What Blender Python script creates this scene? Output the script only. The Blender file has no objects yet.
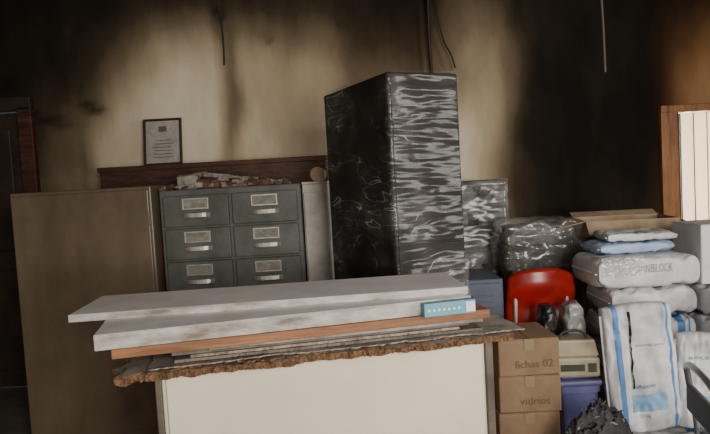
import bpy, bmesh, math, random
from mathutils import Vector, Matrix, noise, Euler
random.seed(7)
S=bpy.context.scene
COL=S.collection
PI=math.pi
# ---------------------------------------------------------------- materials
def mat(name,c1,c2=None,scale=5,rough=.6,metal=0,bump=0,lo=.4,hi=.65,stretch=(1,1,1),alpha=1,spec=.5,bscale=None):
    m=bpy.data.materials.new(name); m.use_nodes=True
    nt=m.node_tree; N=nt.nodes; L=nt.links
    b=N['Principled BSDF']
    b.inputs['Base Color'].default_value=(*c1,1)
    b.inputs['Roughness'].default_value=rough
    b.inputs['Metallic'].default_value=metal
    b.inputs['Alpha'].default_value=alpha
    b.inputs['Specular IOR Level'].default_value=spec
    tc=N.new('ShaderNodeTexCoord'); mp=N.new('ShaderNodeMapping')
    mp.inputs['Scale'].default_value=stretch
    L.new(tc.outputs['Object'],mp.inputs[0])
    if c2:
        n=N.new('ShaderNodeTexNoise'); n.inputs['Scale'].default_value=scale; n.inputs['Detail'].default_value=8
        n.inputs['Roughness'].default_value=.65
        L.new(mp.outputs[0],n.inputs['Vector'])
        r=N.new('ShaderNodeValToRGB'); r.color_ramp.elements[0].position=lo; r.color_ramp.elements[1].position=hi
        r.color_ramp.elements[0].color=(*c1,1); r.color_ramp.elements[1].color=(*c2,1)
        L.new(n.outputs['Fac'],r.inputs[0]); L.new(r.outputs[0],b.inputs['Base Color'])
    if bump:
        n2=N.new('ShaderNodeTexNoise'); n2.inputs['Scale'].default_value=bscale or scale*4; n2.inputs['Detail'].default_value=6
        L.new(mp.outputs[0],n2.inputs['Vector'])
        bp=N.new('ShaderNodeBump'); bp.inputs['Strength'].default_value=bump; bp.inputs['Distance'].default_value=.02
        L.new(n2.outputs['Fac'],bp.inputs['Height']); L.new(bp.outputs[0],b.inputs['Normal'])
    return m

def soot_mat(name,clean,dirt,brown):
    m=bpy.data.materials.new(name); m.use_nodes=True
    nt=m.node_tree; N=nt.nodes; L=nt.links; b=N['Principled BSDF']; b.inputs['Roughness'].default_value=.85
    b.inputs['Specular IOR Level'].default_value=.2
    at=N.new('ShaderNodeVertexColor'); at.layer_name='soot_shade'
    sp=N.new('ShaderNodeSeparateColor'); L.new(at.outputs['Color'],sp.inputs[0])
    tc=N.new('ShaderNodeTexCoord')
    n=N.new('ShaderNodeTexNoise'); n.inputs['Scale'].default_value=3.2; n.inputs['Detail'].default_value=10; n.inputs['Roughness'].default_value=.6
    mp=N.new('ShaderNodeMapping'); mp.inputs['Scale'].default_value=(1,1,.4)
    L.new(tc.outputs['Object'],mp.inputs[0]); L.new(mp.outputs[0],n.inputs['Vector'])
    a=N.new('ShaderNodeMath'); a.operation='MULTIPLY_ADD'; a.inputs[1].default_value=.42; a.inputs[2].default_value=-.21
    L.new(n.outputs['Fac'],a.inputs[0])
    s=N.new('ShaderNodeMath'); s.operation='ADD'; s.use_clamp=True
    L.new(sp.outputs[0],s.inputs[0]); L.new(a.outputs[0],s.inputs[1])
    mb=N.new('ShaderNodeMix'); mb.data_type='RGBA'; mb.inputs['A'].default_value=(*clean,1); mb.inputs['B'].default_value=(*brown,1)
    L.new(sp.outputs[1],mb.inputs['Factor'])
    r=N.new('ShaderNodeValToRGB'); e=r.color_ramp.elements
    e[0].position=.04; e[0].color=(1,1,1,1); e[1].position=1.0; e[1].color=(.008,.007,.006,1)
    for p,c in ((.25,(.60,.55,.48)),(.5,(.235,.20,.165)),(.72,(.072,.060,.048)),(.88,(.022,.018,.015))):
        q=e.new(p); q.color=(*c,1)
    L.new(s.outputs[0],r.inputs[0])
    m1=N.new('ShaderNodeMix'); m1.data_type='RGBA'; m1.blend_type='MULTIPLY'; m1.inputs['Factor'].default_value=1
    L.new(mb.outputs['Result'],m1.inputs['A']); L.new(r.outputs[0],m1.inputs['B'])
    L.new(m1.outputs['Result'],b.inputs['Base Color'])
    n2=N.new('ShaderNodeTexNoise'); n2.inputs['Scale'].default_value=25; L.new(tc.outputs['Object'],n2.inputs['Vector'])
    bp=N.new('ShaderNodeBump'); bp.inputs['Strength'].default_value=.15; bp.inputs['Distance'].default_value=.01
    L.new(n2.outputs['Fac'],bp.inputs['Height']); L.new(bp.outputs[0],b.inputs['Normal'])
    return m

def wrap_mat(name,base_alpha=.03,streak=.75,tint=(.8,.8,.8),scale=5,gl=.03,rot=(.35,.5,.1),st=(1,1,2.8),wid=.012,patch=3,bump=.6,gr=.14):
    """clear stretch film: mostly transparent, glossy, milky along the pulled creases"""
    m=bpy.data.materials.new(name); m.use_nodes=True
    nt=m.node_tree; N=nt.nodes; L=nt.links; b=N['Principled BSDF']
    b.inputs['Base Color'].default_value=(*tint,1); b.inputs['Roughness'].default_value=.4; b.inputs['Specular IOR Level'].default_value=.2
    tc=N.new('ShaderNodeTexCoord'); mp=N.new('ShaderNodeMapping'); mp.inputs['Rotation'].default_value=rot; mp.inputs['Scale'].default_value=st
    L.new(tc.outputs['Object'],mp.inputs[0])
    n=N.new('ShaderNodeTexNoise'); n.inputs['Scale'].default_value=scale; n.inputs['Detail'].default_value=2; n.inputs['Distortion'].default_value=.3
    L.new(mp.outputs[0],n.inputs['Vector'])
    s=N.new('ShaderNodeMath'); s.operation='SUBTRACT'; s.inputs[1].default_value=.5; L.new(n.outputs['Fac'],s.inputs[0])
    ab=N.new('ShaderNodeMath'); ab.operation='ABSOLUTE'; L.new(s.outputs[0],ab.inputs[0])
    mr=N.new('ShaderNodeMapRange'); mr.inputs['From Min'].default_value=0; mr.inputs['From Max'].default_value=wid
    mr.inputs['To Min'].default_value=1; mr.inputs['To Max'].default_value=0
    L.new(ab.outputs[0],mr.inputs['Value'])
    mpb=N.new('ShaderNodeMapping'); mpb.inputs['Rotation'].default_value=(rot[0]-.9,rot[1]-1.1,0); mpb.inputs['Scale'].default_value=(st[0],st[1],st[2]*1.5)
    L.new(tc.outputs['Object'],mpb.inputs[0])
    nb=N.new('ShaderNodeTexNoise'); nb.inputs['Scale'].default_value=scale*1.3; nb.inputs['Detail'].default_value=1.5; L.new(mpb.outputs[0],nb.inputs['Vector'])
    sb=N.new('ShaderNodeMath'); sb.operation='SUBTRACT'; sb.inputs[1].default_value=.5; L.new(nb.outputs['Fac'],sb.inputs[0])
    ac=N.new('ShaderNodeMath'); ac.operation='ABSOLUTE'; L.new(sb.outputs[0],ac.inputs[0])
    mrb=N.new('ShaderNodeMapRange'); mrb.inputs['From Max'].default_value=wid*.8; mrb.inputs['To Min'].default_value=1; mrb.inputs['To Max'].default_value=0
    L.new(ac.outputs[0],mrb.inputs['Value'])
    mxx=N.new('ShaderNodeMath'); mxx.operation='MAXIMUM'; L.new(mr.outputs[0],mxx.inputs[0]); L.new(mrb.outputs[0],mxx.inputs[1])
    n3=N.new('ShaderNodeTexNoise'); n3.inputs['Scale'].default_value=2.6; n3.inputs['Detail'].default_value=3; L.new(tc.outputs['Object'],n3.inputs['Vector'])
    mr3=N.new('ShaderNodeMapRange'); mr3.inputs['From Min'].default_value=.44; mr3.inputs['From Max'].default_value=.66; L.new(n3.outputs['Fac'],mr3.inputs['Value'])
    mul=N.new('ShaderNodeMath'); mul.operation='MULTIPLY'; L.new(mxx.outputs[0],mul.inputs[0]); L.new(mr3.outputs[0],mul.inputs[1])
    al=N.new('ShaderNodeMath'); al.operation='MULTIPLY_ADD'; al.inputs[1].default_value=streak; L.new(mul.outputs[0],al.inputs[0])
    p3=N.new('ShaderNodeMath'); p3.operation='POWER'; p3.inputs[1].default_value=2.0; L.new(mr3.outputs[0],p3.inputs[0])
    bb=N.new('ShaderNodeMath'); bb.operation='MULTIPLY_ADD'; bb.inputs[1].default_value=base_alpha*patch; bb.inputs[2].default_value=base_alpha
    L.new(p3.outputs[0],bb.inputs[0]); L.new(bb.outputs[0],al.inputs[2]); L.new(al.outputs[0],b.inputs['Alpha'])
    hs=N.new('ShaderNodeMath'); hs.operation='ADD'; L.new(n.outputs['Fac'],hs.inputs[0]); L.new(nb.outputs['Fac'],hs.inputs[1])
    bp=N.new('ShaderNodeBump'); bp.inputs['Strength'].default_value=bump; bp.inputs['Distance'].default_value=.06
    L.new(hs.outputs[0],bp.inputs['Height']); L.new(bp.outputs[0],b.inputs['Normal'])
    g=N.new('ShaderNodeBsdfGlossy'); g.inputs['Roughness'].default_value=gr; g.inputs['Color'].default_value=(.9,.9,.9,1); L.new(bp.outputs[0],g.inputs['Normal'])
    mx=N.new('ShaderNodeMixShader'); mx.inputs[0].default_value=gl
    L.new(b.outputs[0],mx.inputs[1]); L.new(g.outputs[0],mx.inputs[2])
    L.new(mx.outputs[0],N['Material Output'].inputs['Surface'])
    return m

# ---------------------------------------------------------------- geometry helpers
def add(name,bm,m,parent=None,loc=(0,0,0),rot=(0,0,0),smooth=False):
    me=bpy.data.meshes.new(name); bm.to_mesh(me); bm.free()
    ms=m if isinstance(m,(list,tuple)) else [m]
    for x in ms: me.materials.append(x)
    if smooth:
        for p in me.polygons: p.use_smooth=True
    o=bpy.data.objects.new(name,me); COL.objects.link(o)
    o.location=loc; o.rotation_euler=rot
    if parent: o.parent=parent
    return o
def grp(name,loc=(0,0,0),rz=0):
    e=bpy.data.objects.new(name,None); COL.objects.link(e); e.location=loc; e.rotation_euler=(0,0,rz); e.empty_display_size=.1
    return e
def bm_box(x0,x1,y0,y1,z0,z1,bev=0,seg=2):
    bm=bmesh.new(); bmesh.ops.create_cube(bm,size=1)
    for v in bm.verts:
        v.co=Vector((x0 if v.co.x<0 else x1,y0 if v.co.y<0 else y1,z0 if v.co.z<0 else z1))
    if bev: bmesh.ops.bevel(bm,geom=bm.edges[:],offset=bev,segments=seg,affect='EDGES',profile=.5)
    return bm
def box(name,x0,x1,y0,y1,z0,z1,m,parent=None,bev=0,loc=(0,0,0),rot=(0,0,0)):
    return add(name,bm_box(x0,x1,y0,y1,z0,z1,bev),m,parent,loc,rot)
def tube(name,pts,r,m,parent=None,cyc=False,loc=(0,0,0)):
    cu=bpy.data.curves.new(name,'CURVE'); cu.dimensions='3D'; cu.bevel_depth=r; cu.bevel_resolution=4
    sp=cu.splines.new('NURBS' if len(pts)>3 else 'POLY'); sp.points.add(len(pts)-1)
    for i,p in enumerate(pts): sp.points[i].co=(*p,1)
    if len(pts)>3: sp.order_u=3; sp.use_endpoint_u=True
    sp.use_cyclic_u=cyc; cu.use_fill_caps=True
    o=bpy.data.objects.new(name+'_c',cu); COL.objects.link(o)
    bpy.context.view_layer.update()
    me=bpy.data.meshes.new_from_object(o.evaluated_get(bpy.context.evaluated_depsgraph_get()))
    bpy.data.objects.remove(o)
    me.name=name; me.materials.clear(); me.materials.append(m)
    for p in me.polygons: p.use_smooth=True
    ob=bpy.data.objects.new(name,me); COL.objects.link(ob); ob.location=loc
    if parent: ob.parent=parent
    return ob
def textmesh(body,size):
    cu=bpy.data.curves.new('t','FONT'); cu.body=body; cu.size=size; cu.align_x='CENTER'; cu.resolution_u=3
    o=bpy.data.objects.new('t',cu); COL.objects.link(o); bpy.context.view_layer.update()
    me=bpy.data.meshes.new_from_object(o.evaluated_get(bpy.context.evaluated_depsgraph_get()))
    bpy.data.objects.remove(o); return me
def text(name,body,size,m,parent,loc,rot=(PI/2,0,0)):
    me=textmesh(body,size); me.materials.clear(); me.materials.append(m)
    o=bpy.data.objects.new(name,me); COL.objects.link(o); o.parent=parent; o.location=loc; o.rotation_euler=rot
    return o
def fn(x,y,z=0): return noise.noise(Vector((x,y,z)))

# ---------------------------------------------------------------- room shell
X0,X1,Y0,Y1,H=-3.2,3.6,-1.6,4.8,3.2
def ga(x,z,cx,cz,rx,rz): return math.exp(-(((x-cx)/rx)**2+((z-cz)/rz)**2))
def soot_shade_back(x,z):  # back-wall soot, with some wall shade painted into the same mask
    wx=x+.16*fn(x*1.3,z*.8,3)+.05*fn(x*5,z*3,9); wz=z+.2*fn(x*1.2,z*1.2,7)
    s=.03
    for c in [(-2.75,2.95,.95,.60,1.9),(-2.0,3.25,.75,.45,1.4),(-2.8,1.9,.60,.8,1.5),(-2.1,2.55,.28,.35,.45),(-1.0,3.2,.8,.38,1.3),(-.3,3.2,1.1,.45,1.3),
              (1.80,2.3,.43,1.3,3.0),(1.66,1.5,.38,.8,1.6),(.5,2.85,.40,.6,1.4),(.1,2.3,.22,.9,.5),(2.4,3.1,.9,.50,2.6),(1.6,3.0,.45,.3,1.5),(-.93,2.15,.07,.9,.40),  # last entry: painted vertical edge of shade, not soot
              (2.24,1.9,.17,.9,1.6),(-.5,2.0,.4,.9,.26)]:  # last entry: less brightly lit stretch of wall, painted in as darkening
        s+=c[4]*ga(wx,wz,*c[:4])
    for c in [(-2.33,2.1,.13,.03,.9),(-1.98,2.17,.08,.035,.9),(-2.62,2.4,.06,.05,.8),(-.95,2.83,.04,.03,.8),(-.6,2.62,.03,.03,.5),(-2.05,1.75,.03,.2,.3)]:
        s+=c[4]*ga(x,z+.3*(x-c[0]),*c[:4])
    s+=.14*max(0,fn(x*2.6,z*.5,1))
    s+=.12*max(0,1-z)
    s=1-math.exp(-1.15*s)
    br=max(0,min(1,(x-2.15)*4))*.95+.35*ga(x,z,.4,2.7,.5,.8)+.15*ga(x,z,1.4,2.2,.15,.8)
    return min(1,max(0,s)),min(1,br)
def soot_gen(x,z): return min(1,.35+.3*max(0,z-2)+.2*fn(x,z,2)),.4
def grid_wall(name,o,u,ln,h,opens,fnc,m,flip=False,step=.05,vv=(0,0,1)):
    o=Vector(o);u=Vector(u);vv=Vector(vv)
    def lst(a,b,cuts):
        r=sorted(set([a,b]+[c for c in cuts if a<c<b])); out=[]
        for i in range(len(r)-1):
            n=max(1,int((r[i+1]-r[i])/step+.5)); out+=[r[i]+(r[i+1]-r[i])*k/n for k in range(n)]
        return out+[b]
    us=lst(0,ln,[c for q in opens for c in q[:2]]); vs=lst(0,h,[c for q in opens for c in q[2:]])
    bm=bmesh.new(); cl=bm.loops.layers.float_color.new('soot_shade')
    V=[[bm.verts.new(o+u*a+vv*b) for b in vs] for a in us]
    vals={}
    for i,a in enumerate(us):
        for j,b in enumerate(vs):
            p=o+u*a+vv*b; vals[V[i][j]]=fnc(p.x if abs(u.x)>.5 else p.y,p.z if vv.z>.5 else p.y)
    for i in range(len(us)-1):
        for j in range(len(vs)-1):
            ca=(us[i]+us[i+1])/2; cb=(vs[j]+vs[j+1])/2
            if any(q[0]<ca<q[1] and q[2]<cb<q[3] for q in opens): continue
            f=[V[i][j],V[i+1][j],V[i+1][j+1],V[i][j+1]]
            if flip: f.reverse()
            F=bm.faces.new(f)
            for lp in F.loops:
                s=vals[lp.vert]; lp[cl]=(s[0],s[1],0,1)
    for v in [v for v in bm.verts if not v.link_faces]: bm.verts.remove(v)
    ob=add(name,bm,m)
    sm=ob.modifiers.new('thick','SOLIDIFY'); sm.thickness=.14; sm.offset=-1
    return ob
WALL=soot_mat('sooty_shaded_plaster',(.84,.75,.57),(.006,.005,.004),(.34,.175,.075))
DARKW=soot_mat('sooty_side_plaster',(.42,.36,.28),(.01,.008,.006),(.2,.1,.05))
grid_wall('wall_back',(X0,Y1,0),(1,0,0),X1-X0,H,[(.02,.68,0,2.2),(5.71,6.51,0,1.89)],soot_shade_back,WALL)
grid_wall('wall_left',(X0,Y0,0),(0,1,0),Y1-Y0,H,[],soot_gen,DARKW,step=.2)
grid_wall('wall_right',(X1,Y0,0),(0,1,0),Y1-Y0,H,[(1.5,3.3,1.0,2.4)],soot_gen,DARKW,flip=True,step=.2)
grid_wall('wall_rear',(X0,Y0,0),(1,0,0),X1-X0,H,[(1.2,2.5,1.0,2.4),(3.6,5.2,1.0,2.4)],soot_gen,DARKW,flip=True,step=.2)
grid_wall('ceiling',(X0,Y0,H),(1,0,0),X1-X0,Y1-Y0,[],lambda x,y:(min(1,.6+.3*fn(x,y)),.3),DARKW,flip=True,step=.3,vv=(0,1,0))
FLOOR=mat('concrete_floor',(.10,.09,.08),(.17,.155,.14),3,.85,bump=.2)
box('floor',X0-.15,X1+.15,Y0-.15,Y1+.15,-.12,0,FLOOR)

WOODR=mat('charred_red_wood',(.10,.035,.018),(.025,.012,.008),6,.55,bump=.3,stretch=(1,1,6))
WOODF=mat('door_frame_wood',(.42,.18,.06),(.16,.06,.022),4,.5,bump=.15,stretch=(5,5,.6))
BLK=mat('sooty_door',(.02,.014,.010),(.05,.03,.02),3,.6,bump=.2)
CREAMD=mat('folding_door_vinyl',(.88,.80,.66),(.80,.70,.56),3,.5)
_nt=CREAMD.node_tree; _t=_nt.nodes.new('ShaderNodeBsdfTranslucent'); _t.inputs[0].default_value=(.85,.74,.58,1)
_m=_nt.nodes.new('ShaderNodeMixShader'); _m.inputs[0].default_value=.4
_nt.links.new(_nt.nodes['Principled BSDF'].outputs[0],_m.inputs[1]); _nt.links.new(_t.outputs[0],_m.inputs[2])
_nt.links.new(_m.outputs[0],_nt.nodes['Material Output'].inputs['Surface'])
# right door (accordion)
d=grp('door_1',(0,0,0))
fx0,fx1,fz=2.51,3.31,1.89
box('jamb_a',fx0-.115,fx0+.015,Y1-.04,Y1+.12,0,fz,WOODF,d,.006)
box('jamb_b',fx1-.015,fx1+.1,Y1-.04,Y1+.12,0,fz,WOODF,d,.006)
box('head',fx0-.115,fx1+.1,Y1-.045,Y1+.12,fz-.01,fz+.045,WOODF,d,.006)
box('stop_a',fx0+.015,fx0+.04,Y1+.0,Y1+.1,0,fz-.01,BLK,d)
bm=bmesh.new(); n=14; pr=[]
for i in range(n+1):
    x=fx0+.045+(fx1-.02-fx0-.045)*i/n; y=Y1+.045+(.05 if i%2 else -.045)
    a=bm.verts.new((x,y,.01)); b=bm.verts.new((x,y,fz-.015))
    if pr: bm.faces.new((pr[0],a,b,pr[1]))
    pr=(a,b)
fo=add('folding_leaf',bm,CREAMD,d)
for i in range(1,n,2):
    x=fx0+.045+(fx1-.02-fx0-.045)*i/n; box('fold_hinge',x-.006,x+.006,Y1+.088,Y1+.1,.01,fz-.015,BLK,d)
# left door
d=grp('door_2',(0,0,0)); lx0,lx1,lz=-3.18,-2.52,2.2
box('jamb_a',lx1-.02,lx1+.09,Y1-.05,Y1+.12,0,lz,WOODR,d,.006)
box('head',lx0,lx1+.09,Y1-.05,Y1+.12,lz-.02,lz+.08,BLK,d,.006)
box('leaf',lx0+.005,lx1-.025,Y1+.03,Y1+.07,.01,lz-.03,BLK,d,.004)
for k,(a,b) in enumerate([(.15,.95),(1.1,2.05)]):
    box('panel_%d'%k,lx0+.1,lx1-.12,Y1+.015,Y1+.035,a,b,BLK,d,.01)
add('knob',(lambda bm:(bmesh.ops.create_uvsphere(bm,u_segments=16,v_segments=10,radius=.028),bm)[1])(bmesh.new()),WOODR,d,(lx1-.07,Y1+.0,1.0),smooth=True)
box('baseboard_back',-2.42,2.39,Y1-.02,Y1-.001,0,.1,WOODR)
# windows
FR=mat('window_frame_paint',(.4,.38,.34),(.2,.18,.15),6,.5)
def window(nm,rot,loc,w,h):
    g=grp(nm,loc,rot)
    for a,b,c,e in [(-w/2,-w/2+.06,0,h),(w/2-.06,w/2,0,h),(-w/2+.06,w/2-.06,0,.06),(-w/2+.06,w/2-.06,h-.06,h),(-.025,.025,.06,h-.06)]:
        box('bar',a,b,-.03,.03,c,e,FR,g,.004)
window('window_1',0,(-3.2+1.85,Y0-.07,1.0),1.3,1.4)
window('window_2',0,(-3.2+4.4,Y0-.07,1.0),1.6,1.4)
window('window_3',PI/2,(X1+.07,Y0+2.4,1.0),1.8,1.4)

# ---------------------------------------------------------------- bookcase against wall
g=grp('wooden_bookcase',(-1.0,4.6,0))
bw=.82
box('side_a',-bw,-bw+.03,-.15,.17,0,1.655,WOODR,g,.003); box('side_b',bw-.03,bw,-.15,.17,0,1.655,WOODR,g,.003)
box('top_board',-bw-.01,bw+.01,-.17,.175,1.655,1.69,WOODR,g,.004)
box('back_panel',-bw+.03,bw-.03,.15,.17,0,1.655,WOODR,g)
box('fascia',-bw+.03,bw-.03,-.15,-.13,1.5,1.655,WOODR,g)
for k,z in enumerate([.08,.45,.82,1.18]): box('shelf_%d'%k,-bw+.03,bw-.03,-.14,.15,z,z+.025,WOODR,g)
# certificate
PAPER=mat('aged_paper',(.50,.47,.44),(.36,.33,.31),14,.8); BLKF=mat('dark_frame',(.05,.032,.026),None,rough=.4); INK=mat('ink',(.14,.12,.12),rough=.8)
g=grp('framed_certificate',(-1.42,4.66,1.692)); g.rotation_euler=(math.radians(-9),0,0)
w,h=.29,.36
box('frame_l',-w/2,-w/2+.018,-.01,.012,0,h,BLKF,g,.003);box('frame_r',w/2-.018,w/2,-.01,.012,0,h,BLKF,g,.003)
box('frame_b',-w/2+.018,w/2-.018,-.01,.012,0,.018,BLKF,g,.003);box('frame_t',-w/2+.018,w/2-.018,-.01,.012,h-.018,h,BLKF,g,.003)
box('sheet',-w/2+.018,w/2-.018,.0,.006,.018,h-.018,PAPER,g)
box('seal',-.03,.03,-.002,.0,.26,.30,INK,g,.0)
for k in range(6): box('line_%d'%k,-.08+.01*(k%3),.08-.015*(k%2),-.0015,.0,.06+.026*k,.065+.026*k,INK,g)
# ---------------------------------------------------------------- card file cabinet
GREEN=mat('grey_green_enamel',(.150,.165,.145),(.075,.082,.070),4,.5,bump=.08,lo=.35,hi=.65)
METAL=mat('brushed_metal',(.62,.60,.54),(.42,.40,.36),20,.4,.5)
CARD=mat('label_card',(.22,.23,.19),(.40,.38,.32),20,.8)
g=grp('filing_cabinet',(-1.19,3.75,0)); W=.865; D=.58; HT=1.5
box('carcass',0,W,.02,D,0,HT-.0,GREEN,g,.006)
rows=7; ph=(HT-.05-.03)/rows
for c in range(2):
    for r in range(rows):
        x0=.025+c*(W-.025)/2; x1=x0+(W-.025)/2-.022; z0=.05+r*ph+.006; z1=z0+ph-.012
        box('drawer_%d_%d'%(c,r),x0,x1,-.004,.03,z0,z1,GREEN,g,.006)
        cx=(x0+x1)/2; zt=z1-.052
        lw,lh=.072,.026
        box('label_%d_%d'%(c,r),cx-lw,cx+lw,-.007,-.004,zt-lh,zt+lh,CARD,g)
        for a,b,e,f in [(-lw-.008,-lw,-lh-.008,lh+.008),(lw,lw+.008,-lh-.008,lh+.008),(-lw,lw,-lh-.008,-lh),(-lw,lw,lh,lh+.008)]:
            box('holder',cx+a,cx+b,-.013,-.004,zt+e,zt+f,METAL,g,.001)
        hz=zt-.072
        bm=bmesh.new(); pr=None
        for i in range(9):
            t=-1+2*i/8; yy=-.004-.030*(1-t**4)
            vs=[bm.verts.new((cx+t*.085,yy,hz+.014)),bm.verts.new((cx+t*.085,yy-.004,hz-.008)),bm.verts.new((cx+t*.085,yy+.004,hz-.014))]
            if pr:
                bm.faces.new((pr[0],vs[0],vs[1],pr[1])); bm.faces.new((pr[1],vs[1],vs[2],pr[2]))
            pr=vs
        o=add('pull_%d_%d'%(c,r),bm,METAL,g); s=o.modifiers.new('s','SOLIDIFY'); s.thickness=.003
# rubble on top
RUB=[mat('plaster_rubble',(.38,.31,.25),(.15,.10,.07),15,.9,bump=.4),mat('brick_rubble',(.20,.10,.07),(.10,.05,.035),15,.9,bump=.4),mat('ash_rubble',(.45,.42,.38),(.16,.14,.12),18,.9)]
bm=bmesh.new()
def chunk(x,y,z,sx,sy,sz,k,rz=None,tilt=0):
    t=bm_box(-sx,sx,-sy,sy,0,sz*2,min(sx,sy,sz)*.3,1)
    R=Euler((random.uniform(-.1,.1)*tilt,tilt,random.uniform(0,3) if rz is None else rz)).to_matrix()
    vm={}
    mn=0
    pts=[]
    for v in t.verts:
        c=R@(v.co*(1+.25*fn(v.co.x*40,v.co.y*40,x*9))); pts.append(c); mn=min(mn,c.z)
    for v,c in zip(t.verts,pts): vm[v]=bm.verts.new((c.x+x,c.y+y,c.z-mn+z))
    for f in t.faces:
        F=bm.faces.new([vm[v] for v in f.verts]); F.material_index=k
    t.free()
for i in range(90):
    x=max(-.38,min(.38,random.gauss(0,.21))); y=random.uniform(-.13,.13)
    chunk(x,y,.04*math.exp(-(x/.2)**2)*random.random(),random.uniform(.012,.04),random.uniform(.01,.025),random.uniform(.004,.018),random.randrange(3),None,random.uniform(-.4,.4))
chunk(-.24,-.05,0,.065,.04,.045,2,.1); chunk(-.10,-.07,.0,.07,.035,.03,1,-.1); chunk(-.05,-.04,.055,.08,.03,.013,2,.2,.12)
chunk(.06,-.06,0,.09,.03,.02,0,.05); chunk(.19,-.03,0,.08,.03,.018,1,.3); chunk(-.17,0,.07,.05,.03,.016,0,.4,-.1); chunk(.10,-.03,.035,.10,.02,.01,2,-.2,.1)
add('plaster_rubble',bm,RUB,None,(-.80,3.93,1.5))
# white cabinet
WHT=mat('dusty_white_paint',(.62,.59,.53),(.42,.38,.33),6,.6,bump=.1)
g=grp('white_cabinet',(-.24,3.82,0))
box('body',-.078,.078,0,.4,0,1.49,WHT,g,.006); box('door',-.07,.07,-.015,0,.05,1.44,WHT,g,.005); box('cap',-.078,.078,-.02,.402,1.49,1.505,WHT,g,.003)
bm=bmesh.new(); bmesh.ops.create_cone(bm,cap_ends=True,segments=24,radius1=.045,radius2=.045,depth=.3)
add('paper_roll',bm,mat('brown_paper',(.40,.28,.19),(.22,.14,.09),10,.8),None,(-.22,4.0,1.55),(PI/2,0,0),smooth=False)

# ---------------------------------------------------------------- cream steel cupboard at left
CREAM=mat('smoked_cream_steel',(.24,.185,.12),(.09,.066,.043),1.3,.35,bump=.05,stretch=(1,1,.5),lo=.3,hi=.64)
g=grp('steel_cupboard',(-2.05,3.66,0))
W=.842
box('carcass',0,W,.015,.5,0,1.535,CREAM,g,.008)
box('door_panel',.012,W-.012,-.005,.015,.06,1.515,CREAM,g,.006)
box('hinge_a',W-.014,W-.006,-.012,-.003,1.3,1.38,CREAM,g,.002); box('hinge_b',W-.014,W-.006,-.012,-.003,.3,.38,CREAM,g,.002)

# ---------------------------------------------------------------- wrapped cabinets
WRAP=wrap_mat('stretch_film',.012,.6,(.85,.85,.83),2.2,.020,(.3,.9,.2),(1,1,3.6),.0055,9,.6,.2)
WRAP2=wrap_mat('stretch_film_milky',.05,.4,(.65,.65,.65),3.5,.045,(.6,.3,.1),(1,1,1.6),.010,7,.6,.24)
DK=mat('dark_cabinet_enamel',(.026,.022,.018),(.010,.009,.008),4,.6,spec=.15)
DK2=mat('grey_cabinet_enamel',(.13,.13,.12),(.025,.025,.022),5,.6,lo=.42,hi=.55,spec=.2)
def film(name,w,dp,h,m,parent,off=.012,amp=.012,nz=70):
    bm=bmesh.new(); nx,ny=22,34
    peri=[]
    for i in range(nx): peri.append((w*i/nx,0,0,-1))
    for i in range(ny): peri.append((w,dp*i/ny,1,0))
    for i in range(nx): peri.append((w-w*i/nx,dp,0,1))
    for i in range(ny): peri.append((0,dp-dp*i/ny,-1,0))
    n=len(peri); rings=[]
    for j in range(nz+1):
        z=.0+(h+off)*j/nz; ring=[]
        for k,(x,y,a,b) in enumerate(peri):
            r=fn(x*7+z*4,y*7-z*5,z*9); r=1-abs(r)*2.4
            e=off*.7+amp*max(0,r)*.9
            cxn=x-w/2; cyn=y-dp/2
            edge=(min(x,w-x)<1e-6 and min(y,dp-y)<1e-6)
            dx=a*e+(math.copysign(e,cxn) if edge and a==0 else 0); dy=b*e+(math.copysign(e,cyn) if edge and b==0 else 0)
            ring.append(bm.verts.new((x+dx,y+dy,z)))
        rings.append(ring)
    for j in range(nz):
        for k in range(n):
            bm.faces.new((rings[j][k],rings[j][(k+1)%n],rings[j+1][(k+1)%n],rings[j+1][k]))
    bm.faces.new(rings[-1])
    return add(name,bm,m,parent,smooth=True)
g=grp('wrapped_tall_cabinet',(.175,2.75,0),math.radians(25))
w,dp,h=.375,.735,1.97
box('carcass',0,w,0,dp,0,h,DK,g,.008)
for k in range(5): box('drawer_%d'%k,.015,w-.015,-.004,.004,.06+k*.378,.06+k*.378+.372,DK,g,.003)
film('stretch_film',w,dp,h,WRAP,g,.008,.007)
g=grp('wrapped_cabinet',(.52,3.94,0))
w,dp,h=.455,.42,1.45
box('carcass',0,w,0,dp,0,h,DK2,g,.008)
for k in range(4): box('drawer_%d'%k,.015,w-.015,-.006,.004,.05+k*.345,.05+k*.345+.33,DK2,g,.004)
film('stretch_film',w,dp,h,WRAP2,g,.008,.008,40)

# ---------------------------------------------------------------- counter with stacked boards
CT=mat('cream_counter_panel',(.80,.75,.60),(.66,.59,.45),1.6,.5,bump=.04,lo=.35,hi=.75)
CTD=mat('counter_trim',(.16,.13,.10),(.07,.06,.05),5,.6)
ra=math.radians(10.8)
g=grp('counter_cabinet',(-.66,1.965,0),ra)
L=1.12
box('carcass',0,L,.01,.43,.08,.905,CT,g,.005)
box('front_panel',.015,L-.015,-.004,.01,.1,.895,CT,g,.003)
box('plinth',.03,L-.03,.04,.42,0,.08,CTD,g)
box('corner_post',L,L+.028,-.002,.03,0,.905,CTD,g,.003); box('corner_post_b',L,L+.028,.4,.43,0,.905,CTD,g,.003)
box('corner_post_c',-.02,0,-.002,.03,0,.905,CTD,g,.003)
CHIP=mat('torn_chipboard',(.25,.135,.065),(.07,.035,.02),40,.95,bump=.6,bscale=120)
LAM=mat('dirty_laminate',(.40,.37,.33),(.13,.11,.09),5,.6,bump=.15)
LAME=mat('laminate_edge',(.42,.36,.28),(.16,.10,.06),25,.8)
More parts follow.
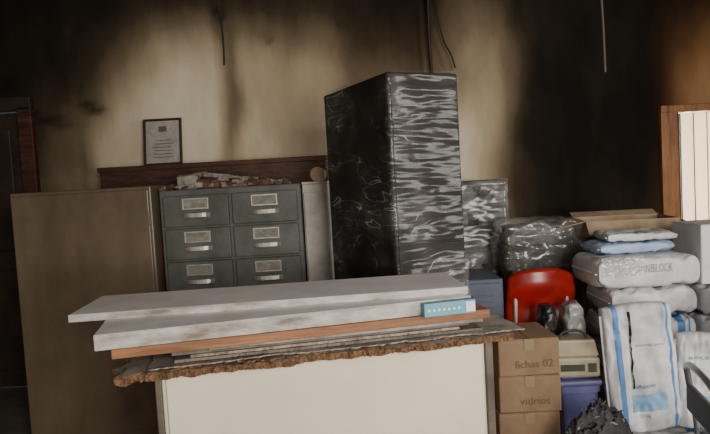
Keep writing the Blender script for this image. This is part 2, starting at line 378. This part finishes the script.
def ragged(name,x0,x1,y0,y1,z0,t,ms,parent,jf=.02,js=.012,warp=.004,seed=0,sag=0,curl=0):
    bm=bmesh.new(); nx=170; ny=10
    def pt(u,v,top):
        jy0=jf*(fn(u*7,seed,1)+.5*fn(u*28,seed,2)+.3*fn(u*90,seed,3)); jx=js*fn(v*8,seed+5,2)*2
        x=x0+(x1-x0)*u+ (jx if u in(0,1) else jx*abs(2*u-1)**6)
        ya=y0+jy0; y=ya+(y1-ya)*v
        z=z0+warp*fn(u*4,v*2,seed)+(t if top else 0)+curl*max(0,fn(u*5,seed,8))*(1-v)**6
        if v==0 and not top: y+=.006*fn(u*80,seed,9); z-=sag*max(0,fn(u*26,seed,4)+.35)
        return (x,y,z)
    T=[[bm.verts.new(pt(i/nx,j/ny,True)) for j in range(ny+1)] for i in range(nx+1)]
    B=[[bm.verts.new(pt(i/nx,j/ny,False)) for j in range(ny+1)] for i in range(nx+1)]
    for i in range(nx):
        for j in range(ny):
            f=bm.faces.new((T[i][j],T[i+1][j],T[i+1][j+1],T[i][j+1])); f.material_index=0
            f=bm.faces.new((B[i][j+1],B[i+1][j+1],B[i+1][j],B[i][j])); f.material_index=1
        f=bm.faces.new((B[i][0],B[i+1][0],T[i+1][0],T[i][0])); f.material_index=1
        f=bm.faces.new((B[i+1][ny],B[i][ny],T[i][ny],T[i+1][ny])); f.material_index=1
    for j in range(ny):
        f=bm.faces.new((B[0][j+1],B[0][j],T[0][j],T[0][j+1])); f.material_index=1
        f=bm.faces.new((B[nx][j],B[nx][j+1],T[nx][j+1],T[nx][j])); f.material_index=1
    return add(name,bm,ms,parent)
g2=grp('broken_chipboard_top',(-.66,1.965,.908),ra)
ragged('core_board',-.13,L+.09,-.05,.46,.0,.018,[LAM,CHIP],g2,.026,.02,.0,1,.012)
ragged('torn_layer',-.11,L-.1,-.045,.3,.0185,.005,[LAM,CHIP],g2,.040,.02,.0,5,.0,.020)
ragged('veneer',-.03,L+.13,-.05,.45,.029,.004,[LAM,LAME],g2,.024,.015,.001,9,0,.028)
bm=bmesh.new()
for i in range(220):
    x=random.uniform(-.13,L*.97); y=-.050+random.uniform(-.010,.008)+.026*fn((x+.13)/(L+.22)*7,1,1); s=random.uniform(.0015,.004)
    bb=bmesh.ops.create_icosphere(bm,subdivisions=1,radius=s)
    for v in bb['verts']: v.co=Vector((v.co.x*random.uniform(1,4.5),v.co.y*random.uniform(.5,1.2),v.co.z*.5))+Vector((x,y,.004+random.uniform(-.008,.016)))
add('splinters',bm,CHIP,g2)
GB=mat('grey_board',(.20,.17,.145),(.07,.055,.045),8,.7,bump=.2)
PL=mat('orange_brown_plank',(.36,.16,.065),(.17,.07,.032),5,.55,bump=.15,stretch=(.5,4,4))
FOAM=mat('white_insulation_board',(.86,.86,.86),(.68,.66,.64),4,.6,bump=.06,lo=.4,hi=.7)
FOAME=mat('dirty_board_edge',(.58,.56,.53),(.22,.18,.14),9,.8,bump=.3,stretch=(.6,1,2),lo=.42,hi=.66)
base=.9465
g=grp('grey_board_stack',(-.66,1.965,0),ra)
ragged('grey_sheet_a',.05,L-.02,-.03,.40,base,.009,[GB,GB],g,.006,.01,0,21)
ragged('grey_sheet_b',.10,L-.10,-.02,.39,base+.0095,.008,[LAM,LAME],g,.006,.01,0,25)
box('grey_sheet_c',.04,L-.06,-.01,.38,base+.018,base+.032,GB,g,.002)
box('grey_sheet_d',.16,L-.02,-.04,.38,base+.0325,base+.047,LAM,g,.002)
z=base+.0475
g=grp('wooden_plank',(-.66,1.965,z),math.radians(12.5))
box('board',-.13,L-.0,-.085,.30,0,.030,PL,g,.003); box('batten',-.10,.9,.305,.335,.0,.028,PL,g,.003)
z+=.0305
def panel(name,loc,rz,Lx,Ly,t):
    g=grp(name,loc,rz)
    bm=bm_box(0,Lx,0,Ly,0,t,.003)
    for f in bm.faces: f.material_index=0 if f.normal.z>.5 else 1
    add('panel',bm,[FOAM,FOAME],g); return g
zp=z
panel('insulation_panel',(-.815,1.845,z),math.radians(13.0),1.235,.40,.050)
z+=.0505
g=panel('insulation_panel',(-.985,2.05,z),math.radians(4.5),1.375,.36,.026)
BLUE=mat('light_blue_carton',(.16,.42,.55),(.13,.34,.45),8,.55); BLW=mat('blue_carton_print',(.85,.9,.9),rough=.6)
g=grp('blue_carton',(.215,2.043,zp),math.radians(13)); 
box('carton',0,.185,-.0,.033,.0,.046,BLUE,g,.002)
for k in range(7): box('star_%d'%k,.012+k*.018,.020+k*.018,-.0015,0,.018,.026,BLW,g)
box('end_label',.15,.183,-.0015,0,.006,.04,BLW,g)

# ---------------------------------------------------------------- right-hand clutter
CB=mat('brown_cardboard',(.27,.175,.10),(.17,.105,.06),6,.8,bump=.08,lo=.3,hi=.7)
CB2=mat('pale_cardboard',(.46,.35,.24),(.28,.19,.12),5,.8,bump=.1)
TAPE=mat('packing_tape',(.25,.18,.11),rough=.3)
INKB=mat('brown_print',(.12,.07,.04),rough=.8)
def carton(name,x0,x1,y0,y1,z0,z1,rz=0,m=CB,txt=None):
    cx,cy=(x0+x1)/2,(y0+y1)/2; w,dd,h=x1-x0,y1-y0,z1-z0
    g=grp(name,(cx,cy,z0),rz)
    box('box',-w/2,w/2,-dd/2,dd/2,0,h-.003,m,g,.006)
    box('flap_a',-w/2+.002,-.002,-dd/2+.002,dd/2-.002,h-.003,h,m,g); box('flap_b',.002,w/2-.002,-dd/2+.002,dd/2-.002,h-.003,h,m,g)
    box('tape',-.02,.02,-dd/2-.0015,-dd/2,h*.7,h,TAPE,g)
    if txt: text('print',txt,min(h*.30,.05),INKB,g,(.02,-dd/2-.002,h*.22))
    return g
zz=0
for k in range(5):
    r=math.radians([2,-3,1,-2,2][k]); o=[.0,.008,-.006,.008,.0][k]
    carton('cardboard_carton',.565+o,.825+o,2.55,2.83,zz,zz+.158,r,CB,['Fragil','lote 40','80 uds','vidrios','fichas 02'][k]); zz+=.1585
BLG=mat('blue_grey_steel',(.075,.09,.14),(.05,.06,.10),4,.45)
g=grp('blue_metal_locker',(.53,3.14,0))
box('body',0,.215,.012,.38,0,.95,BLG,g,.008); box('door',.01,.205,0,.012,.04,.93,BLG,g,.004); box('latch',.17,.185,-.014,0,.5,.58,METAL,g,.002)
for k in range(4): box('louvre_%d'%k,.05,.16,-.005,0,.77+k*.03,.78+k*.03,BLG,g,.002)
# tub
TUB=mat('indigo_plastic',(.085,.095,.22),(.06,.06,.15),4,.45)
bm=bmesh.new()
def tubring(z,w,d,r=.03):
    out=[]
    for (sx,sy,a0) in [(1,1,0),(-1,1,90),(-1,-1,180),(1,-1,270)]:
        for i in range(5):
            a=math.radians(a0+i*22.5); out.append(bm.verts.new((sx*(w/2-r)+r*math.cos(a),sy*(d/2-r)+r*math.sin(a),z)))
    return out
rg=[tubring(0,.16,.30),tubring(.50,.18,.35),tubring(.50,.195,.37),tubring(.53,.195,.37),tubring(.53,.175,.34),tubring(.05,.15,.29)]
bm.faces.new(list(reversed(rg[0])))
for a,b in zip(rg[:-1],rg[1:]):
    for i in range(20): bm.faces.new((a[i],a[(i+1)%20],b[(i+1)%20],b[i]))
bm.faces.new(rg[-1])
g=grp('plastic_storage_tub',(.955,2.86,0)); add('tub',bm,TUB,g)
box('lid',-.1,.1,-.19,.19,.53,.555,TUB,g,.01); box('lid_rib',-.07,.07,-.15,.15,.555,.565,TUB,g,.008)
for s in (-1,1): box('handle',s*.095-.008,s*.095+.008,-.06,.06,.46,.485,TUB,g,.004)
BG=mat('beige_plastic',(.36,.32,.21),(.24,.21,.135),8,.5); BGD=mat('dark_recess',(.03,.028,.022),rough=.5)
g=grp('beige_instrument_case',(.958,2.76,.566),math.radians(-5))
box('base',-.098,.098,-.075,.065,0,.09,BG,g,.012)
bm=bm_box(-.095,.095,-.07,.065,.09,.16,.01)
for v in bm.verts:
    if v.co.z>.12: v.co.y=v.co.y*.75+.015; v.co.x*=.94
add('cover',bm,BG,g); box('slot',-.075,.03,-.0775,-.075,.03,.06,BGD,g); box('key_panel',.045,.08,-.078,-.075,.025,.065,BGD,g)
tube('handle',[(-.06,0,.155),(-.06,0,.195),(.06,0,.195),(.06,0,.155)],.006,BGD,g)
def blob(name,loc,sx,sy,sz,m,amp=.2,freq=3.5,seed=0,sub=5,flat=.85):
    bm=bmesh.new(); bmesh.ops.create_icosphere(bm,subdivisions=sub,radius=1)
    for v in bm.verts:
        c=v.co.copy(); q=Vector((c.x*freq*.6,c.y*freq*.6,c.z*freq*1.5))+Vector((seed*3.1,seed,0))
        c=Vector([math.copysign(abs(t)**.6,t) for t in c])
        r=1+amp*.6*(1-2.2*abs(noise.noise(q)))+amp*.3*(1-2*abs(noise.noise(q*2.3)))
        c.x*=r; c.y*=r; c.z*=1+(r-1)*.3; c.z=max(c.z,-flat)
        v.co=Vector((c.x*sx,c.y*sy,(c.z+flat)*sz))
    return add(name,bm,m,None,loc,smooth=True)
BAG=mat('black_plastic_bag',(.014,.014,.016),None,rough=.35,bump=.25,scale=6)
blob('black_rubbish_bag',(.897,2.94,.566),.037,.06,.155,BAG,.25,1.6,2)
GP=mat('grey_plastic_sheeting',(.32,.32,.32),(.14,.14,.145),6,.25,bump=.4)
blob('crumpled_plastic_bag',(1.018,2.94,.566),.044,.06,.155,GP,.3,1.8,5)
RED=mat('red_plastic',(.42,.017,.012),(.22,.010,.009),4,.3)
def red_chair(loc,rz):
    g=grp('red_plastic_chair',loc,rz)
    bm=bmesh.new(); nu,nv=20,14
    G=[]
    for j in range(nv+1):
        v=j/nv; row=[]
        for i in range(nu+1):
            u=-1+2*i/nu
            hw=.182*(1-.06*v)
            z=.70+.295*v-.05*abs(u)**3*v
            y=-.02-.04*v+.05*(u*u)-.012*math.cos(v*9)
            row.append(bm.verts.new((u*hw,y,z)))
        G.append(row)
    for j in range(nv):
        for i in range(nu): bm.faces.new((G[j][i],G[j][i+1],G[j+1][i+1],G[j+1][i]))
    o=add('backrest',bm,RED,g,smooth=True); s=o.modifiers.new('s','SOLIDIFY'); s.thickness=.014
    bm=bmesh.new(); G=[]
    for j in range(13):
        v=j/12; row=[]
        for i in range(21):
            u=-1+2*i/20; row.append(bm.verts.new((u*.17,.03+v*.34,.47+.03*u*u-.03*math.sin(v*PI)-(.03*v**4))))
        G.append(row)
    for j in range(12):
        for i in range(20): bm.faces.new((G[j][i],G[j][i+1],G[j+1][i+1],G[j+1][i]))
    o=add('seat',bm,RED,g,smooth=True); s=o.modifiers.new('s','SOLIDIFY'); s.thickness=.012
    for s in (-1,1):
        tube('upright',[(s*.13,.02,.46),(s*.135,.0,.55),(s*.135,-.0,.70),(s*.13,.0,.9)],.011,METAL,g)
        tube('leg_back',[(s*.14,.05,.46),(s*.16,-.0,.0)],.011,METAL,g)
        tube('leg_front',[(s*.14,.33,.46),(s*.16,.36,.0)],.011,METAL,g)
    return g
red_chair((.94,3.16,0),math.radians(-2))
carton('cardboard_carton',.90,1.31,3.57,3.85,0,.46,0,CB); carton('cardboard_carton',.90,1.31,3.57,3.85,.4605,.92,0,CB)
g=grp('wrapped_bundle',(.87,3.55,.9215))
box('contents_a',.01,.44,0,.28,0,.14,DK2,g,.01)
bm=bm_box(.02,.42,.01,.26,.14,.25,.01)
for v in bm.verts:
    if v.co.z>.2: v.co.x=v.co.x*.86+.03
add('contents_b',bm,DK2,g)
WR3=wrap_mat('milky_plastic',.09,.4,(.62,.60,.57),3,.05,(.2,.9,.3),(1,1,2),.012,4,.6,.2)
bm=bmesh.new(); bmesh.ops.create_cube(bm,size=1); bmesh.ops.subdivide_edges(bm,edges=bm.edges[:],cuts=16,use_grid_fill=True)
for v in bm.verts:
    c=v.co; k=1-.14*max(0,c.z+.1); r=.025*(1-2*abs(fn(c.x*4,c.y*4,c.z*5)))
    v.co=Vector(((c.x*(.46+r*2)*k)+.225,c.y*(.31+r*2)*k+.14,max(0,(c.z+.5)*(.265+r))))
add('plastic_cover',bm,WR3,g,smooth=True)
carton('cardboard_carton',1.40,1.90,3.42,3.85,0,.36,.0,CB); carton('cardboard_carton',1.41,1.91,3.43,3.85,.3605,.72,-.0,CB2); carton('cardboard_carton',1.40,1.90,3.42,3.84,.7205,1.10,.0,CB)
g=grp('open_cardboard_box',(1.58,3.62,1.1015),math.radians(-8))
w,dd,h=.25,.17,.085
box('bottom',-w,w,-dd,dd,0,.004,CB2,g)
box('wall_f',-w,w,-dd,-dd+.004,.004,h,CB2,g); box('wall_k',-w,w,dd-.004,dd,.004,h,CB2,g)
box('wall_l',-w,-w+.004,-dd+.004,dd-.004,.004,h,CB2,g); box('wall_r',w-.004,w,-dd+.004,dd-.004,.004,h,CB2,g)
box('flap_l',-.16,0,-dd,dd,0,.004,CB2,g,loc=(-w,0,h),rot=(0,-.2,0)); box('flap_r',0,.08,-dd,dd,0,.004,CB2,g,loc=(w,0,h),rot=(0,.5,0))
box('flap_f',-w,w,-.1,0,0,.004,CB2,g,loc=(0,-dd,h),rot=(.75,0,0)); box('flap_k',-w,w,0,.10,0,.004,CB2,g,loc=(0,dd,h),rot=(.25,0,0))
# sacks
def sack_mat(name,c=(.70,.71,.73),blue=(.07,.20,.46),stripes=True,L=.5,pos=((.80,0),(.83,1),(.85,0),(.12,1),(.17,0),(.72,1))):
    m=mat(name,c,tuple(x*.62 for x in c),5,.5,bump=.18,bscale=11)
    if not stripes: return m
    nt=m.node_tree;N=nt.nodes;K=nt.links;b=N['Principled BSDF']
    src=b.inputs['Base Color'].links[0].from_socket
    tc=N.new('ShaderNodeTexCoord'); sx=N.new('ShaderNodeSeparateXYZ'); K.new(tc.outputs['Object'],sx.inputs[0])
    r=N.new('ShaderNodeValToRGB'); r.color_ramp.interpolation='CONSTANT'
    e=r.color_ramp.elements; e[0].position=0; e[0].color=(0,0,0,1); e[1].position=pos[0][0]; e[1].color=(pos[0][1],)*3+(1,)
    for p,v in pos[1:]:
        q=e.new(p); q.color=(v,v,v,1)
    ma=N.new('ShaderNodeMath'); ma.operation='MULTIPLY_ADD'; ma.inputs[1].default_value=1/L; ma.inputs[2].default_value=.5
    K.new(sx.outputs[0],ma.inputs[0]); K.new(ma.outputs[0],r.inputs[0])
    mx=N.new('ShaderNodeMix'); mx.data_type='RGBA'; mx.inputs['B'].default_value=(*blue,1)
    K.new(r.outputs[0],mx.inputs['Factor']); K.new(src,mx.inputs['A']); K.new(mx.outputs['Result'],b.inputs['Base Color'])
    return m
SK=sack_mat('printed_paper_sack'); SKP=sack_mat('plain_paper_sack',stripes=False)
SKB=mat('pale_blue_sack',(.40,.52,.72),(.25,.34,.52),4,.45,bump=.2,bscale=10)
SKV=sack_mat('standing_paper_sack',L=.32,pos=((.12,1),(.20,0),(.86,1),(.90,0)))
SBL=mat('blue_sack_print',(.07,.20,.45),rough=.6); SGR=mat('grey_sack_print',(.25,.25,.28),rough=.6); SLB=mat('pale_blue_print',(.22,.40,.62),rough=.6)
def sack(loc,L=.5,W=.36,T=.145,rot=(0,0,0),m=SKP,seed=0,prints=(),crisp=.17,strap=None,wr=1.25,block=None,pw=10):
    g=grp('paper_sack',loc); g.rotation_euler=rot
    def hf(a,b):
        e=max(0,(1-abs(a)**pw)*(1-abs(b)**pw))
        return T/2*e**crisp
    def P(a,b,s,lift=0):
        n=wr*(.16*fn(a*2.5+seed,b*2.5,s)*T+.09*T*(-2.2*abs(fn(a*4,b*4+seed,s+3)))-.05*T*abs(fn(a*10+seed,b*9,s+5)))
        hh=hf(a,b); k=min(1,hh/(T*.25))
        x=a*L/2*(1-.03*(abs(b)**2)); y=b*W/2*(1-.04*abs(a)**2)
        n=min(n,0)
        return Vector((x,y,T/2+s*(hh+n*k+lift)))
    bm=bmesh.new(); nx,ny=44,34
    for s in (1,-1):
        G=[[bm.verts.new(P(math.sin(PI/2*(-1+2*i/nx)),math.sin(PI/2*(-1+2*j/ny)),s)) for j in range(ny+1)] for i in range(nx+1)]
        for i in range(nx):
            for j in range(ny):
                f=(G[i][j],G[i+1][j],G[i+1][j+1],G[i][j+1]); bm.faces.new(f if s>0 else f[::-1])
    bmesh.ops.remove_doubles(bm,verts=bm.verts[:],dist=1e-4)
    add('bag',bm,m,g,smooth=True)
    for s in (-1,1):
        bm=bm_box(min(s*L/2*.97,s*(L/2+.006)),max(s*L/2*.97,s*(L/2+.006)),-W*.42,W*.42,T/2-.004,T/2+.004,.002)
        add('sewn_end',bm,m,g)
    def patch(nm,a0,a1,b0,b1,mm,n=16):
        bm=bmesh.new(); Q=[[bm.verts.new(P(a0+(a1-a0)*i/n,b0+(b1-b0)*j/n,1,.003)) for j in range(n+1)] for i in range(n+1)]
        for i in range(n):
            for j in range(n): bm.faces.new((Q[i][j],Q[i+1][j],Q[i+1][j+1],Q[i][j+1]))
        add(nm,bm,mm,g,smooth=True)
    if block: patch('printed_panel',*block)
    for (body,a0,a1,b0,b1,mm) in prints:
        me=textmesh(body,1); xs=[v.co.x for v in me.vertices]; ys=[v.co.y for v in me.vertices]
        bm=bmesh.new(); bm.from_mesh(me); bmesh.ops.triangulate(bm,faces=bm.faces[:])
        bmesh.ops.subdivide_edges(bm,edges=bm.edges[:],cuts=2)
        for v in bm.verts:
            a=a0+(a1-a0)*(v.co.x-min(xs))/(max(xs)-min(xs)); t=(v.co.y-min(ys))/(max(ys)-min(ys))
            if b0=='side':   # printed on the side wall of a lying bag
                z=T*(.5+b1*.5)+T*.26*t; hh=(z-T/2); 
                # invert profile for the side
                e=(max(.0,hh)/(T/2))**(1/crisp)/(1-abs(a)**pw); bb=-(max(0,1-e))**(1/pw)
                v.co=Vector((a*L/2*(1-.03*bb*bb),bb*W/2*(1-.04*a*a)-.004,z))
            else: v.co=P(a,b0+(b1-b0)*t,1,.004)
        add('print',bm,mm,g)
    if strap:
        bm=bmesh.new(); pr=None; a0,a1,b0,b1=strap
        for j in range(31):
            t=j/30; b=b0+(b1-b0)*t; a=a0+(a1-a0)*t
            q=(bm.verts.new(P(a,b,1,.005)),bm.verts.new(P(a+.06,b,1,.005)))
            if pr: bm.faces.new((pr[0],pr[1],q[1],q[0]))
            pr=q
        add('strap',bm,BAG,g)
    return g
for k in range(6):
    z=.002+k*.15
    sack((1.42+.01*(k%2),3.12,z),.42,.36,.149,(0,0,math.radians([0,1,-1,1,1,-1][k])),SK if k in(4,) else SKP,k)
sack((1.385,3.08,.903),.50,.36,.155,(0,0,math.radians(1)),SKP,11,[('OMNIBLOCK',-.30,.45,'side',.02,SGR)],wr=.6)
sack((1.38,3.14,1.059),.38,.26,.055,(0,math.radians(0),math.radians(2)),SKB,15)
sack((1.43,3.16,1.115),.34,.26,.045,(0,0,math.radians(-5)),SKP,16)
# loose clear sheet thrown over the front corner of the top sack
SHEET=wrap_mat('clear_loose_sheet',.30,.4,(.55,.55,.54),5,.06,(.2,.9,.3),(1,1,2),.02,1.2,.6,.2)
bm=bmesh.new(); G=[]
for i in range(41):
    u=i/40; row=[]; x=1.15+.20*u
    edge=.02*fn(u*6,2,2)
    for j in range(31):
        t=j/30*(.10+.085+edge)
        rip=.007*(1-2*abs(fn(u*9,t*12,4)))
        if t<.10: y=2.985-t; z=1.062+abs(rip)
        else: y=2.885-abs(rip)-.012*math.sin((t-.10)*16); z=1.062-(t-.10)
        row.append(bm.verts.new((x+.006*fn(t*20,u*4),y,z)))
    G.append(row)
for i in range(40):
    for j in range(30): bm.faces.new((G[i][j],G[i][j+1],G[i+1][j+1],G[i+1][j]))
add('clear_plastic_sheet',bm,SHEET,None,smooth=True)
for k in range(6):
    sack((1.81,3.0,.002+k*.15),.48,.32,.149,(0,0,math.radians(90)),SK if k%2 else SKP,20+k)
carton('white_carton',1.65,1.96,2.93,3.2,.903,1.19,.0,mat('white_card',(.62,.62,.62),(.48,.48,.48),4,.7))
sack((1.33,2.68,.002),.48,.34,.149,(0,0,.03),SKP,31); sack((1.33,2.68,.152),.48,.34,.149,(0,0,-.03),SK,32)
def standing(x,y,z,L,W,T,yaw,lean,m,seed,prints=(),strap=None,roll=0,block=None):
    return sack((x,y,z+W/2*math.cos(lean)+abs(math.sin(roll))*L/2),L,W,T,(PI/2-lean,roll,yaw),m,seed,prints,.2,strap,1.1,block,8)
standing(1.222,2.74,.312,.31,.565,.11,math.radians(3),math.radians(5),SKV,41,[('mezcla seca',-.2,.6,.34,.38,SGR),('adhesivo',-.40,.25,-.30,-.23,SBL),('25 kg',-.3,.0,-.76,-.70,SGR)],(-.36,-.40,.9,-.3),math.radians(-2),(-.45,.55,-.66,-.40,SLB))
standing(1.485,2.73,.312,.19,.42,.11,math.radians(-6),math.radians(6),SKP,43,[('BLOCK',-.6,.3,.46,.52,SBL)],None,math.radians(3),(-.6,.6,-.5,-.3,SLB))
# steel chair
g=grp('steel_tube_chair',(1.41,2.08,0),math.radians(78))
CH=mat('dull_chrome',(.45,.46,.48),(.25,.25,.27),10,.3,.85); VN=mat('grey_vinyl',(.08,.085,.10),(.05,.05,.06),6,.5)
tube('frame_back',[(-.18,.18,0),(-.18,.18,.45),(-.18,.22,.68),(-.13,.24,.76),(.13,.24,.76),(.18,.22,.68),(.18,.18,.45),(.18,.18,0)],.012,CH,g)
tube('frame_front',[(-.18,-.18,0),(-.18,-.18,.42),(-.18,-.14,.44),(.18,-.14,.44),(.18,-.18,.42),(.18,-.18,0)],.012,CH,g)
for s in (-1,1): tube('rail',[(s*.18,-.16,.425),(s*.18,.18,.425)],.010,CH,g)
box('seat',-.19,.19,-.19,.18,.435,.475,VN,g,.015); box('back_pad',-.16,.16,.205,.235,.56,.66,VN,g,.012)
# heap of burnt clothes / rubbish
DEB=[mat('burnt_cloth',(.025,.025,.03),(.07,.07,.075),9,.8,bump=.5),mat('ash_debris',(.34,.34,.35),(.12,.12,.12),14,.9),mat('charred_scraps',(.012,.012,.013),None,rough=.6)]
bm=bmesh.new(); n=80
G=[]
hm=.50
def heap(u,v):
    r=min(1,math.hypot(u,v)); f=1-r**5
    rd=(1-2.2*abs(fn(u*2.6+3,v*2.6,3)))*.07+(1-2.2*abs(fn(u*6,v*6,5)))*.035+.012*fn(u*20,v*20,1)
    return max(0,hm*f*(1-.25*r)+rd*f)
for i in range(n+1):
    row=[]
    for j in range(n+1):
        u=-1+2*i/n; v=-1+2*j/n
        row.append(bm.verts.new((u*.21,v*.16,heap(u,v))))
    G.append(row)
for i in range(n):
    for j in range(n):
        f=bm.faces.new((G[i][j],G[i+1][j],G[i+1][j+1],G[i][j+1])); f.smooth=True
for i in range(500):
    u=random.uniform(-.9,.9); v=random.uniform(-.9,.7); r=math.hypot(u,v)
    if r>.93: continue
    z=heap(u,v); s=random.uniform(.002,.008)
    bb=bmesh.ops.create_icosphere(bm,subdivisions=1,radius=s); fs=set()
    R=Euler((random.uniform(-1,1),random.uniform(-1,1),random.uniform(0,3))).to_matrix(); q=random.uniform(1,3)
    for w in bb['verts']:
        w.co=R@Vector((w.co.x*q,w.co.y,w.co.z*.3))+Vector((u*.21,v*.16,z+.003))
        for f in w.link_faces: fs.add(f)
    k=random.choice([1,1,2,2,0])
    for f in fs: f.material_index=k
add('burnt_debris_pile',bm,DEB,None,(.91,2.34,0),smooth=False)

# ---------------------------------------------------------------- hanging cables
WIRE=mat('black_cable',(.012,.01,.01),rough=.6)
tube('hanging_cable',[(-.94,4.5,3.2),(-.91,4.5,2.9),(-.87,4.51,2.6),(-.88,4.5,2.38)],.007,WIRE)
tube('hanging_cable',[(1.62,4.0,3.2),(1.63,4.0,2.8),(1.65,3.98,2.5),(1.66,4.0,2.10)],.008,mat('grey_cable',(.10,.08,.06),rough=.6))
tube('hanging_cable',[(.63,4.7,3.2),(.64,4.7,2.8),(.63,4.72,2.4),(.67,4.74,1.9)],.012,WIRE)
tube('hanging_cable',[(.70,4.7,3.2),(.69,4.7,2.8),(.74,4.72,2.5),(.80,4.7,2.4),(.82,4.7,2.3)],.006,WIRE)

# ---------------------------------------------------------------- light
def area(name,loc,rot,sx,sy,p,c):
    l=bpy.data.lights.new(name,'AREA'); l.shape='RECTANGLE'; l.size=sx; l.size_y=sy; l.energy=p; l.color=c
    o=bpy.data.objects.new(name,l); COL.objects.link(o); o.location=loc; o.rotation_euler=rot; return o
area('window_light_rear',(1.2,Y0-.02,1.7),(PI/2,0,0),1.5,1.3,155,(1,.93,.83))
area('window_light_rear_left',(-1.35,Y0-.02,1.7),(PI/2,0,0),1.2,1.3,14,(1,.93,.84))
area('window_light_right',(X1+.02,.8,1.7),(PI/2,0,PI/2),1.7,1.3,105,(1,.94,.86))
area('added_door_backlight',(2.91,Y1+1.1,1.2),(-PI/2,0,0),1.0,1.8,130,(1,.92,.78))  # added, unseen lamp behind the folding door to brighten its leaf
wd=bpy.data.worlds.new('World'); S.world=wd; wd.use_nodes=True
wd.node_tree.nodes['Background'].inputs[0].default_value=(.7,.8,1,1); wd.node_tree.nodes['Background'].inputs[1].default_value=.6

# ---------------------------------------------------------------- camera
cam=bpy.data.cameras.new('Camera'); co=bpy.data.objects.new('Camera',cam); COL.objects.link(co)
cam.lens=36*615/710; cam.sensor_width=36
M=Matrix.Rotation(math.radians(90-3.44),4,'X')@Matrix.Rotation(math.radians(-3.27),4,'Z')
co.matrix_world=Matrix.Translation((0,0,1.5))@M
S.camera=co
